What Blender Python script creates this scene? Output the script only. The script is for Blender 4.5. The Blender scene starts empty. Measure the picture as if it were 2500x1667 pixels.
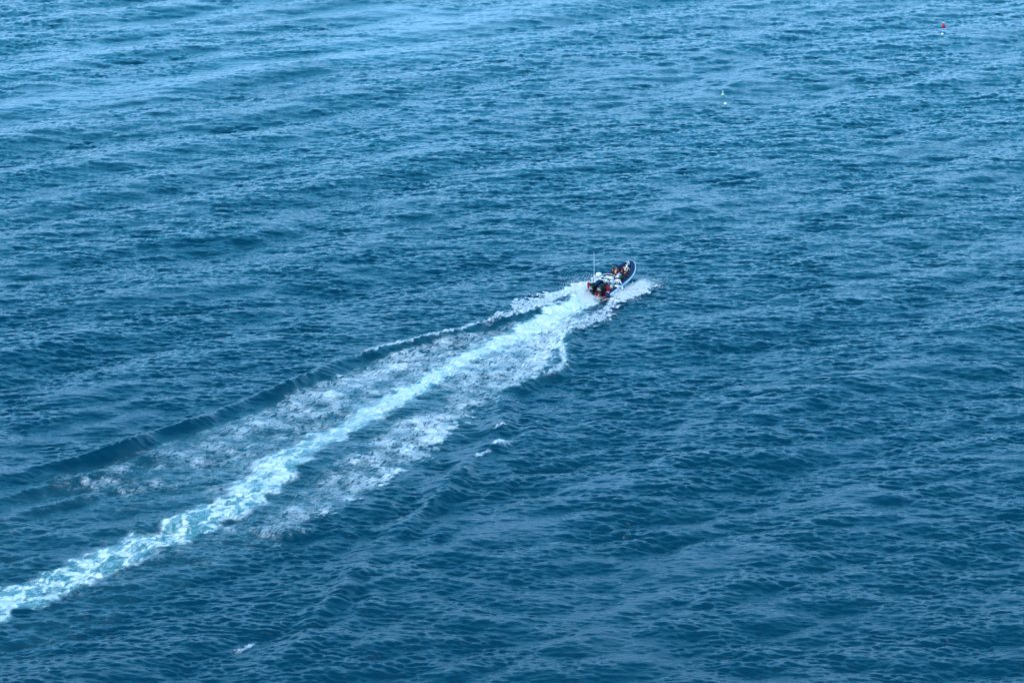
import bpy, bmesh, math, random
import numpy as np
from mathutils import Vector, Matrix, Euler
R = math.radians
sc = bpy.context.scene
C = sc.collection
random.seed(7)

# ------------------------------------------------------------------ camera
CAM_H, PITCH = 82.6, R(17.5)
cam_d = bpy.data.cameras.new("camera"); cam = bpy.data.objects.new("camera", cam_d); C.objects.link(cam)
cam.location = (0, 0, CAM_H); cam.rotation_euler = (R(90) - PITCH, 0, 0)
cam_d.sensor_fit = 'HORIZONTAL'; cam_d.sensor_width = 36; cam_d.lens = 36 * 6331 / 2500
cam_d.clip_start = 1; cam_d.clip_end = 60000
sc.camera = cam
sc.render.resolution_x, sc.render.resolution_y = 1024, 682

# ------------------------------------------------------------------ sky and sun
SUN_EL, SUN_AZ = R(40), R(-150)          # azimuth clockwise from +Y (the way the camera looks)
w = bpy.data.worlds.new("World"); sc.world = w; w.use_nodes = True
nt = w.node_tree; bg = nt.nodes['Background']
sky = nt.nodes.new('ShaderNodeTexSky'); sky.sky_type = 'NISHITA'; sky.sun_disc = False
sky.sun_elevation = SUN_EL; sky.sun_rotation = SUN_AZ
sky.air_density = 1.3; sky.dust_density = 0.6; sky.ozone_density = 3.0
tint = nt.nodes.new('ShaderNodeMix'); tint.data_type = 'RGBA'; tint.blend_type = 'MULTIPLY'; tint.inputs['Factor'].default_value = 1.0
tint.inputs['B'].default_value = (.18, 1.0, 1.32, 1)      # a cool, thinly veiled sky
nt.links.new(sky.outputs[0], tint.inputs['A'])
gc = nt.nodes.new('ShaderNodeTexCoord'); sx = nt.nodes.new('ShaderNodeSeparateXYZ'); nt.links.new(gc.outputs['Generated'], sx.inputs[0])
hz = nt.nodes.new('ShaderNodeMapRange'); hz.interpolation_type = 'SMOOTHSTEP'
hz.inputs['From Min'].default_value = .86; hz.inputs['From Max'].default_value = .04; hz.inputs['To Max'].default_value = .9
nt.links.new(sx.outputs['Z'], hz.inputs['Value'])
veil = nt.nodes.new('ShaderNodeMix'); veil.data_type = 'RGBA'; veil.inputs['B'].default_value = (1.5, 10.0, 17.4, 1)   # bright haze low in the sky
nt.links.new(hz.outputs[0], veil.inputs['Factor']); nt.links.new(tint.outputs['Result'], veil.inputs['A'])
hz2 = nt.nodes.new('ShaderNodeMapRange'); hz2.interpolation_type = 'SMOOTHSTEP'
hz2.inputs['From Min'].default_value = .27; hz2.inputs['From Max'].default_value = .12; hz2.inputs['To Max'].default_value = .9
nt.links.new(sx.outputs['Z'], hz2.inputs['Value'])
low = nt.nodes.new('ShaderNodeMix'); low.data_type = 'RGBA'; low.inputs['B'].default_value = (5.2, 9.8, 15.8, 1)
nt.links.new(hz2.outputs[0], low.inputs['Factor']); nt.links.new(veil.outputs['Result'], low.inputs['A'])
nt.links.new(low.outputs['Result'], bg.inputs[0]); bg.inputs[1].default_value = 0.13
sun_d = bpy.data.lights.new("sun", 'SUN'); sun = bpy.data.objects.new("sun", sun_d); C.objects.link(sun)
sun_d.energy = 2.2; sun_d.angle = R(10); sun_d.color = (1.0, 0.84, 0.74)
sd = Vector((math.sin(SUN_AZ) * math.cos(SUN_EL), math.cos(SUN_AZ) * math.cos(SUN_EL), math.sin(SUN_EL)))
sun.rotation_euler = sd.to_track_quat('Z', 'Y').to_euler()
sun.location = (0, 0, 200)
vs = sc.view_settings; vs.view_transform = 'Standard'; vs.look = 'None'; vs.gamma = 1; vs.use_curve_mapping = False
vs.exposure = 0.48

# ------------------------------------------------------------------ helpers
def tag(o, label=None, cat=None, group=None, kind=None):
    if label: o['label'] = label
    if cat: o['category'] = cat
    if group: o['group'] = group
    if kind: o['kind'] = kind
    return o

def lin(c):
    return tuple(((v / 255) / 12.92 if v / 255 <= .04045 else ((v / 255 + .055) / 1.055) ** 2.4) for v in c)

def mat(name, col, rough=.5, metal=0., var=.12, scale=6., coat=0., bump=0.):
    m = bpy.data.materials.new(name); m.use_nodes = True
    n = m.node_tree; b = n.nodes['Principled BSDF']
    tc = n.nodes.new('ShaderNodeTexCoord'); nz = n.nodes.new('ShaderNodeTexNoise')
    nz.inputs['Scale'].default_value = scale; nz.inputs['Detail'].default_value = 4
    n.links.new(tc.outputs['Object'], nz.inputs['Vector'])
    rp = n.nodes.new('ShaderNodeMapRange'); rp.inputs['To Min'].default_value = 1 - var; rp.inputs['To Max'].default_value = 1 + var
    n.links.new(nz.outputs['Fac'], rp.inputs['Value'])
    mx = n.nodes.new('ShaderNodeVectorMath'); mx.operation = 'SCALE'; mx.inputs[0].default_value = col
    n.links.new(rp.outputs[0], mx.inputs['Scale']); n.links.new(mx.outputs[0], b.inputs['Base Color'])
    b.inputs['Roughness'].default_value = rough; b.inputs['Metallic'].default_value = metal; b.inputs['Specular IOR Level'].default_value = .3
    b.inputs['Coat Weight'].default_value = coat
    if bump:
        bp = n.nodes.new('ShaderNodeBump'); bp.inputs['Distance'].default_value = bump
        n.links.new(nz.outputs['Fac'], bp.inputs['Height']); n.links.new(bp.outputs[0], b.inputs['Normal'])
    return m

M = dict(
    navy=mat('navy_tube', (.004, .02, .075), .45, scale=3), white=mat('white_gelcoat', (.78, .8, .82), .35, var=.05),
    cover=mat('white_cover', (.8, .8, .78), .6, var=.06), red=mat('red_paint', (.24, .004, .006), .4),
    redcloth=mat('red_cloth', (.30, .004, .014), .6, scale=14, var=.3), black=mat('black_cowling', (.005, .008, .012), .5),
    rubber=mat('black_rubber', (.012, .012, .014), .7), deck=mat('dark_deck', (.025, .035, .05), .8, scale=12),
    steel=mat('polished_tube', (.72, .71, .66), .35, .2), dsteel=mat('dark_tube', (.05, .06, .06), .4, .4),
    silver=mat('silver_green_trim', (.13, .19, .17), .3, .3), lilac=mat('pale_rail', (.72, .62, .7), .35),
    glass=mat('tinted_screen', (.03, .035, .06), .15), skin=mat('skin', (.52, .27, .18), .55, var=.08),
    wcloth=mat('white_cloth', (.78, .77, .84), .8, var=.05, bump=.02), cream=mat('cream_cloth', (.56, .55, .47), .8, var=.1, bump=.02),
    dark=mat('dark_cloth', (.012, .014, .022), .85, bump=.02), teal=mat('dark_green_cloth', (.02, .07, .06), .85),
    blue=mat('pale_blue_cloth', (.3, .4, .66), .8), maroon=mat('maroon_cloth', (.16, .012, .03), .8), purple=mat('purple_cloth', (.16, .07, .22), .8),
    hairb=mat('black_hair', (.01, .008, .007), .6, scale=60, var=.4), hairf=mat('fair_hair', (.5, .4, .24), .6, scale=60, var=.3),
    hairn=mat('brown_hair', (.07, .035, .02), .6, scale=60, var=.4), seat=mat('seat_vinyl', (.015, .018, .03), .5),
    yel=mat('pale_green_plastic', (.34, .55, .38), .5), redb=mat('red_buoy_plastic', (.55, .03, .04), .45), foamw=mat('white_water_drop', (.85, .88, .9), .6, var=.04),
    shaded_white=mat('shaded_white_band', (.42, .62, .74), .35, var=.05),  # white strake's underside: blue shade and water reflection put into the colour
    eye=mat('eye', (.02, .015, .01), .2), lip=mat('lips', (.4, .14, .12), .5),
)

def link(name, me, m, parent=None, smooth=True):
    o = bpy.data.objects.new(name, me); C.objects.link(o)
    if m: me.materials.append(m)
    if smooth:
        me.polygons.foreach_set('use_smooth', [True] * len(me.polygons))
    if parent: o.parent = parent
    return o

class MB:
    def __init__(s): s.bm = bmesh.new()
    def box(s, c, d, rz=0, bev=.02, top=1., topx=0., topy=0., seg=2):
        bm2 = bmesh.new(); bmesh.ops.create_cube(bm2, size=1)
        for v in bm2.verts:
            k = top if v.co.z > 0 else 1.
            v.co = Vector((v.co.x * d[0] * k + (topx if v.co.z > 0 else 0), v.co.y * d[1] * k + (topy if v.co.z > 0 else 0), v.co.z * d[2]))
        if bev: bmesh.ops.bevel(bm2, geom=bm2.edges[:], offset=bev, segments=seg, affect='EDGES', profile=.6)
        bm2.transform(Matrix.Translation(c) @ Matrix.Rotation(rz, 4, 'Z'))
        s._add(bm2); return s
    def _add(s, bm2):
        me = bpy.data.meshes.new('t'); bm2.to_mesh(me); bm2.free(); s.bm.from_mesh(me); bpy.data.meshes.remove(me)
    def tube(s, pts, rad, n=10, cap=True, flat=1.):
        pts = [Vector(p) for p in pts]
        if not hasattr(rad, '__len__'): rad = [rad] * len(pts)
        rings = []; up = Vector((0, 0, 1)); prev = None
        for i, p in enumerate(pts):
            t = (pts[min(i + 1, len(pts) - 1)] - pts[max(i - 1, 0)]).normalized()
            a = up if abs(t.dot(up)) < .95 else Vector((1, 0, 0))
            x = t.cross(a).normalized()
            if prev is not None and x.dot(prev) < 0 and abs(t.dot(up)) >= .95: x = -x
            prev = x; y = x.cross(t).normalized()
            rings.append([s.bm.verts.new(p + (x * math.cos(q) + y * math.sin(q) * flat) * rad[i]) for q in [2 * math.pi * k / n for k in range(n)]])
        for a, b in zip(rings, rings[1:]):
            for k in range(n):
                s.bm.faces.new((a[k], a[(k + 1) % n], b[(k + 1) % n], b[k]))
        if cap:
            s.bm.faces.new(list(reversed(rings[0]))); s.bm.faces.new(rings[-1])
        return s
    def lathe(s, prof, c=(0, 0, 0), n=24):
        rings = [[s.bm.verts.new((c[0] + r * math.cos(2 * math.pi * k / n), c[1] + r * math.sin(2 * math.pi * k / n), c[2] + z)) for k in range(n)] for r, z in prof]
        for a, b in zip(rings, rings[1:]):
            for k in range(n): s.bm.faces.new((a[k], a[(k + 1) % n], b[(k + 1) % n], b[k]))
        s.bm.faces.new(list(reversed(rings[0]))); s.bm.faces.new(rings[-1]); return s
    def ball(s, c, r, sc3=(1, 1, 1), sub=2):
        bm2 = bmesh.new(); bmesh.ops.create_icosphere(bm2, subdivisions=sub, radius=r)
        bm2.transform(Matrix.Translation(c) @ Matrix.Diagonal((*sc3, 1))); s._add(bm2); return s
    def quadstrip(s, rows, closed=False):
        vr = [[s.bm.verts.new(p) for p in row] for row in rows]
        for a, b in zip(vr, vr[1:]):
            m = len(a)
            for k in range(m if closed else m - 1): s.bm.faces.new((a[k], a[(k + 1) % m], b[(k + 1) % m], b[k]))
        return vr
    def build(s, name, m, parent=None, smooth=True):
        bmesh.ops.recalc_face_normals(s.bm, faces=s.bm.faces[:])
        me = bpy.data.meshes.new(name); s.bm.to_mesh(me); s.bm.free()
        o = link(name, me, m, parent, smooth)
        if smooth:
            try: me.set_sharp_from_angle(angle=R(40))
            except Exception: pass
        return o

def catmull(P, per=6):
    P = [np.array(p, float) for p in P]; Q = [2 * P[0] - P[1]] + P + [2 * P[-1] - P[-2]]; out = []
    for i in range(1, len(Q) - 2):
        for j in range(per):
            t = j / per
            out.append(.5 * ((2 * Q[i]) + (-Q[i-1] + Q[i+1]) * t + (2*Q[i-1] - 5*Q[i] + 4*Q[i+1] - Q[i+2]) * t * t + (-Q[i-1] + 3*Q[i] - 3*Q[i+1] + Q[i+2]) * t ** 3))
    out.append(P[-1]); return out

# ------------------------------------------------------------------ course of the boat (ground metres)
HEAD, TRIM = R(29.0), R(5.5)
O0 = np.array([9.467, 279.013])
fw = np.array([math.sin(HEAD), math.cos(HEAD)]); rt = np.array([math.cos(HEAD), -math.sin(HEAD)])
WH = R(29.5)                                       # course made good: the wake lies along it
wf = np.array([math.sin(WH), math.cos(WH)]); wr = np.array([math.cos(WH), -math.sin(WH)])

# ------------------------------------------------------------------ water surface
rng = np.random.default_rng(11)
def tile(L, N, l0, l1, theta, p, slope, seed):
    r = np.random.default_rng(seed)
    k1 = np.fft.fftfreq(N, L / N) * 2 * np.pi; kx, ky = np.meshgrid(k1, k1)
    k = np.hypot(kx, ky); k[0, 0] = 1e9
    a = np.arctan2(ky, kx) - R(theta)
    lam = 2 * np.pi / k
    win = 1 / (1 + (lam / l1) ** 8) / (1 + (l0 / lam) ** 8)
    amp = k ** -2.0 * np.sqrt(np.abs(np.cos(a)) ** p + .015) * win
    H = amp * (r.standard_normal((N, N)) + 1j * r.standard_normal((N, N))); H[0, 0] = 0
    h = np.fft.ifft2(H).real
    s = np.sqrt(((np.fft.ifft2(1j * kx * H).real) ** 2 + (np.fft.ifft2(1j * ky * H).real) ** 2).mean())
    H *= slope / s
    f = [np.fft.ifft2(q).real.astype(np.float32) for q in (H, -1j * kx / k * H, -1j * ky / k * H)]
    return L, N, f
def samp(T, X, Y, rot=0., only=None):
    L, N, f = T; c, s = math.cos(rot), math.sin(rot)
    u = ((X * c + Y * s) / L * N) % N; v = ((-X * s + Y * c) / L * N) % N
    i = u.astype(np.int32); j = v.astype(np.int32); fu = (u - i).astype(np.float32); fv = (v - j).astype(np.float32)
    i %= N; j %= N; i1 = (i + 1) % N; j1 = (j + 1) % N
    out = [g[j, i] * (1 - fu) * (1 - fv) + g[j, i1] * fu * (1 - fv) + g[j1, i] * (1 - fu) * fv + g[j1, i1] * fu * fv for g in (f[:only] if only else f)]
    if only: return out[0]
    h, dx, dy = out
    return h, dx * c - dy * s, dx * s + dy * c
def ntile(L, l0, l1, seed, N=512):            # unit-variance smooth noise
    r = np.random.default_rng(seed); k1 = np.fft.fftfreq(N, L / N) * 2 * np.pi; kx, ky = np.meshgrid(k1, k1)
    k = np.hypot(kx, ky); k[0, 0] = 1e9; lam = 2 * np.pi / k
    H = (r.standard_normal((N, N)) + 1j * r.standard_normal((N, N))) * k ** -1.3 / (1 + (lam / l1) ** 8) / (1 + (l0 / lam) ** 8)
    H[0, 0] = 0; h = np.fft.ifft2(H).real; return L, N, [(h / h.std()).astype(np.float32)]
def sst(x, a, b):
    t = np.clip((x - a) / (b - a), 0, 1); return t * t * (3 - 2 * t)

# rows by depression angle below the horizon, columns by azimuth from the foot of the cliff
d_hi, d_lo = R(26.2), R(9.2)
dep = list(np.arange(d_hi, d_lo, -.60 / 2593))
near = []; q = d_hi
while q < R(72): q *= 1.05; near.append(q)
far = []; q = d_lo; st = .6 / 2593
while q > R(.25): st *= 1.06; q -= min(st, q * .12); far.append(q)
rho = CAM_H / np.tan(np.array(near[::-1] + dep + far))
az = list(np.arange(-R(13.0), R(13.0), .85 / 2593))
side = []; q = R(13.0); st = .85 / 2593
while q < R(85): st *= 1.045; q += st; side.append(q)
az = np.array([-a for a in side[::-1]] + az + side)
NR, NC = len(rho), len(az)
X = (rho[:, None] * np.sin(az)[None]).ravel(); Y = (rho[:, None] * np.cos(az)[None]).ravel()
dense = (sst(np.abs(az), R(20), R(14))[None] * (sst(rho, CAM_H / math.tan(R(60)), CAM_H / math.tan(R(30))) * sst(rho, 1500, 600))[:, None]).ravel()
dense_b = (sst(np.abs(az), R(50), R(24))[None] * sst(rho, 4000, 1200)[:, None]).ravel()

S = -((X - O0[0]) * wf[0] + (Y - O0[1]) * wf[1])       # metres astern of the transom
V = (X - O0[0]) * wr[0] + (Y - O0[1]) * wr[1]          # metres to starboard

n_big = ntile(400, 25, 120, 3); n_mid = ntile(151, 5, 22, 4); n_sm = ntile(67, 1.2, 6, 5); n_fn = ntile(23, .35, 1.5, 6)
nb = samp(n_big, X, Y, .6, 1); nm = samp(n_mid, X, Y, .2, 1); ns = samp(n_sm, X, Y, .9, 1); nf = samp(n_fn, X, Y, .4, 1)
ns2 = samp(n_sm, X + 31.3, Y - 17, .1, 1)

# smooth slicks lying across the far left
def band(x0, y0, x1, y1, wd, wob):
    L = math.hypot(x1 - x0, y1 - y0); tx, ty = (x1 - x0) / L, (y1 - y0) / L
    t = ((X - x0) * tx + (Y - y0) * ty) / L; d = -(X - x0) * ty + (Y - y0) * tx + nb * wob + nm * 2.0
    return np.exp(-(d / wd) ** 2) * sst(t, -.5, .05) * sst(t, 1.25, .8)
calm = np.clip(1.0 * band(-74, 372, 6, 464, 13, 5) + .6 * band(-92, 400, -14, 496, 9, 5) + .35 * band(-62, 328, -5, 385, 12, 6) + .3 * sst(nb, .6, 1.8), 0, 1)

SW = tile(419, 1024, 10, 26, 132, 24, .055, 21)
CH = tile(173, 1024, 2.6, 7.5, 104, 2.5, .085, 22)
CM = tile(83, 1024, .9, 2.6, 94, 5, .125, 23)
RP = tile(53, 2048, .34, 1.15, 89, 7, .27, 24)
XX, YY = X.copy(), Y.copy()
Z = np.zeros_like(X)
gust = np.clip(1 + .22 * nm + .18 * nb, .4, 1.7) * (1 - .5 * calm)
wk = np.interp(S, [-12, 0, 60, 95, 120], [0, 1, 1, .5, 0]) * sst(np.abs(V), 22, 10)
hull = np.exp(-((np.clip(np.abs(S + 4.3) - 4.2, 0, None) / 1.6) ** 2 + (np.clip(np.abs(V) - 1.3, 0, None) / 1.4) ** 2))
for T, rot, amp, chop in ((SW, 0, dense_b * (1 - .8 * hull) * (1 + .35 * sst(X, 10, -40)), .8), (CH, .0, dense_b * (1 - .45 * calm) * (1 + .5 * sst(Y, 290, 200)) * (.8 + .2 * gust) * (1 - .85 * hull) * (1 - .35 * wk), 1.0),
                          (CM, .07, dense * gust * (1 - .8 * hull), 1.0), (RP, -.05, dense * gust * (1 - .8 * hull), .8)):
    h, dx, dy = samp(T, X, Y, rot)
    Z += h * amp; XX += dx * amp * chop; YY += dy * amp * chop

# ---- the wake: relief
def ridge(S, V, sp, vp, a_s, a_v, w_in, w_out, wob=.35):
    c = np.interp(S, sp, vp) + nm * wob + ns * .07
    a = np.interp(S, a_s, a_v, left=0, right=0)
    d = V - c
    wd = np.where(d * np.sign(vp[-1]) < 0, w_in, w_out)
    return a * np.exp(-(d / wd) ** 2), d
port_s = [-.3, 3, 5.4, 8.7, 12.5, 16.2, 22.8, 31, 38, 43.6, 51.6, 59.7, 63, 70.7, 75, 79, 100, 130]
port_v = [-1.6, -1.7, -2.2, -3.2, -4.3, -5.4, -8.2, -10.6, -11.4, -12.0, -12.4, -13.6, -14.3, -16.1, -18, -19.2, -25, -34]
st_s = [0, 7, 14, 20, 25, 34, 41, 48, 59, 80, 120]
st_v = [1.6, 2.6, 4.5, 6.9, 8.6, 8.6, 11.3, 15.0, 16.2, 20, 30]
mod = 1 + .25 * nm
r1, dp = ridge(S, V, port_s, port_v, [-.5, 2, 8, 30, 60, 90, 125], [0, .2, .34, .50, .66, .66, 0], .95, .9)
r1b, _ = ridge(S, V - 4.1, port_s, port_v, [50, 66, 85, 120], [0, .42, .60, 0], .95, .9)
r1c, _ = ridge(S, V - 8.4, port_s, port_v, [66, 78, 95, 120], [0, .28, .38, 0], 1.1, 1.1)
r1d, _ = ridge(S, V - 2.6, port_s, port_v, [5, 12, 45, 60], [0, -.10, -.12, 0], 1.3, 1.3)
r2, dq = ridge(S, V, st_s, st_v, [0, 4, 15, 30, 50, 80, 115], [0, .2, .38, .46, .62, .4, 0], 1.5, 1.0, .4)
r2b, _ = ridge(S, V - 3.2, st_s, st_v, [25, 45, 80, 110], [0, .22, .2, 0], 1.3, 1.3, .5)
r2d, _ = ridge(S, V + 2.9, st_s, st_v, [5, 15, 60, 100], [0, -.18, -.2, 0], 1.4, 1.4)
Z += (r1 + r1b + r1c + r1d) * mod + (r2 + r2b + r2d) * mod
# second pair of crests thrown from the bow, hugging the sides
bow_o_s = [-7.5, -4.4, -2.8, -.4, 3, 5, 7, 8.6, 11.6, 14, 17]; bow_o_v = [3.0, 3.5, 4.1, 4.6, 5.5, 5.7, 6.3, 6.2, 6.1, 5.9, 5.8]
stb_o_s = [-8.3, -7.3, -4.1, -2.5, -.3, .7, 3.5, 5.3, 7.8, 10.9, 13.7, 15.9, 18.7, 20.5, 23.3, 24.8, 27.3, 33, 38.4]
stb_o_v = [2.2, 3.8, 4.5, 4.5, 3.5, 3.6, 4.2, 5.1, 6.1, 5.3, 4.3, 5.1, 6.2, 7.5, 9.0, 9.9, 10.0, 8.0, 8.6]
# strip of wash straight behind the engines
c_s = [-1, 5, 20, 26, 41, 49, 62, 72, 82, 93, 101, 130]; c_v = [-.2, -.4, -1.4, -1.3, -.1, -.1, .2, 2.5, 2.0, .3, -1.0, -4]
w_s = [-1, 0, 6, 20, 30, 45, 65, 100, 130]; w_v = [.9, 1.25, 1.5, 1.7, 1.35, 1.45, 1.6, 2.1, 2.4]
cc = np.interp(S, c_s, c_v) + .25 * ns; ww = np.interp(S, w_s, w_v) * (1 + .12 * ns2)
ds = np.abs(V - cc) / ww
Z += np.where(S > -.5, (.22 * np.exp(-((S - 8) / 6) ** 2) + .07) * np.exp(-ds ** 2) - .45 * np.exp(-((S - .6) / 1.6) ** 2) * np.exp(-(V / 1.1) ** 2), 0)
Z -= .28 * np.exp(-((np.clip(np.abs(S + 3.8) - 3.4, 0, None) / .7) ** 2 + (np.clip(np.abs(V) - .9, 0, None) / .35) ** 2))

# ---- the wake: foam
nmix = .55 * ns + .35 * ns2 + .3 * nm
strip = sst(ds + .12 * nf, 1.6, .45) * (S > -1.2) * np.interp(S, [-2, 8, 18, 35, 60, 105, 140], [1.15, 1.12, 1.02, .92, .84, .80, .6])
po = -np.interp(S, bow_o_s, bow_o_v); so = np.interp(S, stb_o_s, stb_o_v)
side_ = .35 * ns + .25 * nf
# sheets thrown by the bow
portbow = sst(V - po + side_, -.15, .35) * sst(V, np.interp(S, [-8, 0, 4, 14], [-1.2, -1.4, -2.0, -4.2]), np.interp(S, [-8, 0, 4, 14], [-1.6, -2.2, -3.2, -5.0])) \
    * np.interp(S, [-7.8, -6, -1, 4, 9, 15, 19], [0, .8, 1.0, .82, .74, .70, 0])
stbow = sst(so - V + side_, -.15, .35) * sst(V, np.interp(S, [-9, 0, 3, 9, 14], [1.1, 1.3, 2.1, 2.3, 1.6]), np.interp(S, [-9, 0, 3, 9, 14], [1.5, 2.0, 3.0, 3.2, 2.6])) \
    * np.interp(S, [-8.6, -7.2, -1, 4, 12, 20], [0, .9, .96, .78, .70, 0])
# foam along the crests
pcrest = np.exp(-((dp + .05 + .08 * nf) / np.interp(S, [4, 14], [.7, .42])) ** 2) * np.interp(S, [2, 8, 16, 30, 33, 40], [.6, .86, .84, .76, .45, 0], left=0)
screst = np.exp(-((V - (so - .6)) / .6) ** 2) * np.interp(S, [9, 13, 20, 27, 30, 36], [.2, .9, .95, .85, .5, 0], left=0, right=0) * (np.abs(side_) * .15 + .9)
# spread foam between crests and wash
pvv = np.interp(S, port_s, port_v); inp = sst(V, pvv + np.interp(S, [30, 50], [-.1, .6]), pvv + np.interp(S, [30, 50], [1.6, 2.4])) * (V < cc)
din_p = np.interp(S, [4, 12, 25, 45, 58, 72, 88], [.74, .66, .62, .60, .55, .46, .2]) - .05 * sst(V, cc - 1.2, cc - 3.2)
ins_edge = np.interp(S, [0, 9, 13, 20, 28, 40, 52, 65, 78, 95], [2.5, 4.5, 4.5, 7.5, 9.8, 8.6, 11.5, 12.0, 11.5, 9])
ins = sst(ins_edge - V + .35 * ns2 + .3 * nf, -.5, 1.6) * (V >= cc)
din_s = np.interp(S, [4, 12, 20, 30, 45, 60, 75, 95], [.78, .80, .74, .62, .57, .55, .46, .2])
# denser cloud of foam off the starboard quarter, and its tail
cloud = .17 * np.exp(-(((S - 49) / 8) ** 2 + ((V - 8.2) / 2.6) ** 2)) + .15 * np.exp(-(((S - 66) / 10) ** 2 + ((V - 10.2) / 2.4) ** 2)) \
    + .12 * np.exp(-(((S - 24) / 9) ** 2 + ((V - 7.5) / 2.2) ** 2)) + .18 * np.exp(-((S - 40) / 12) ** 2) * np.exp(-((V - cc + 7.0) / 1.6) ** 2) \
    + .16 * np.exp(-((S - 60) / 9) ** 2) * np.exp(-((V + 8.6) / 1.4) ** 2)
gap = .35 * np.exp(-((V - cc - 2.9) / 1.2) ** 2) * sst(S, 34, 44) * sst(S, 75, 60) + .3 * np.exp(-((V - 1.7 - (S - 3) * .02) / .7) ** 2) * sst(S, 0, 2) * sst(S, 11, 7)
spread = np.maximum(inp * din_p, ins * din_s) * (S > 1) + (cloud - gap) * (S > 1) + .11 * nmix * sst(S, 2, 10)
spread = np.clip(spread, 0, 1) * np.maximum(inp, ins)
faint = .30 * sst(np.abs(V - 3), 13, 5) * sst(S, 60, 75) * sst(S, 106, 84) + 0 * nm
caps = np.zeros_like(S)
for (cs, cv, a, b, k) in ((44.8, 13.0, .9, .45, 1.0), (48.3, 15.4, 1.3, .7, 1.1), (51.8, 15.2, 1.6, .35, .85), (97.5, 20.6, 1.6, .34, .85),
                          (37.0, 9.9, 1.6, .3, .6), (59.5, 14.9, 1.2, .25, .45)):
    caps = np.maximum(caps, k * np.exp(-(((S - cs + .5 * (V - cv)) / a) ** 2 + ((V - cv + .12 * ns + .1 * nf) / b) ** 2)))
foam = np.maximum.reduce([strip, portbow, stbow, pcrest, screst, spread, faint, caps])
side_fr = (np.exp(-((np.abs(V) - 1.45) / .5) ** 2) * sst(S, -7.6, -6) * sst(S, 1.6, .4))
foam = np.clip(np.maximum(foam, 1.1 * side_fr), 0, 1.3)
aer = sst(ds, 1.5, .7) * np.interp(S, [-2, 4, 40, 105, 140], [.6, 1, 1, .9, .6]) * (S > -1.5)
aer = np.maximum(aer, .35 * np.clip(spread, 0, 1) + .3 * np.clip(screst + pcrest, 0, 1))
lace = sst(S, 36, 66) * sst(ds, 1.6, .9)
# tumbled relief in thick foam
Z += np.clip(foam, 0, 1) * (.03 * nf + .06 * ns2) * (foam > .02) + .13 * portbow * (1 + .2 * nf) + .14 * stbow * (1 + .2 * nf) + .08 * (pcrest + screst) * (1 + .3 * nf)

water = bpy.data.materials.new('sea_water'); water.use_nodes = True

def grid_mesh(name, mask_faces):
    fidx = np.nonzero(mask_faces)[0]; i, j = fidx // (NC - 1), fidx % (NC - 1)
    a = i * NC + j; quads = np.stack([a, a + 1, a + NC + 1, a + NC], 1)
    used, inv = np.unique(quads, return_inverse=True); inv = inv.reshape(-1)
    me = bpy.data.meshes.new(name); n = len(used)
    me.vertices.add(n); co = np.stack([XX[used], YY[used], Z[used]], 1).astype(np.float32); me.vertices.foreach_set('co', co.ravel())
    me.loops.add(len(inv)); me.loops.foreach_set('vertex_index', inv.astype(np.int32))
    me.polygons.add(len(quads)); me.polygons.foreach_set('loop_start', np.arange(0, len(inv), 4, dtype=np.int32))
    me.polygons.foreach_set('use_smooth', np.ones(len(quads), bool))
    me.update(calc_edges=True)
    for nme, arr in (('foam', foam), ('aer', aer), ('calm', calm), ('lace', lace)):
        at = me.attributes.new(nme, 'FLOAT', 'POINT'); at.data.foreach_set('value', arr[used].astype(np.float32))
    at = me.attributes.new('wco', 'FLOAT_VECTOR', 'POINT'); at.data.foreach_set('vector', np.stack([S[used], V[used], 0 * S[used]], 1).astype(np.float32).ravel())
    me.materials.append(water)
    o = bpy.data.objects.new(name, me); C.objects.link(o); return o
fm = foam.reshape(NR, NC)
fmax = np.maximum.reduce([fm[:-1, :-1], fm[1:, :-1], fm[:-1, 1:], fm[1:, 1:]]).ravel()
inw = ((S > -9) & (S < 118) & (np.abs(V) < 17)).reshape(NR, NC)[:-1, :-1].ravel()
wmask = (fmax > .30) & inw
tag(grid_mesh('sea', ~wmask), kind='structure')
tag(grid_mesh('boat_wake', wmask), 'long trail of white and turquoise foam spreading out behind the boat', 'wake', kind='stuff')

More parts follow.
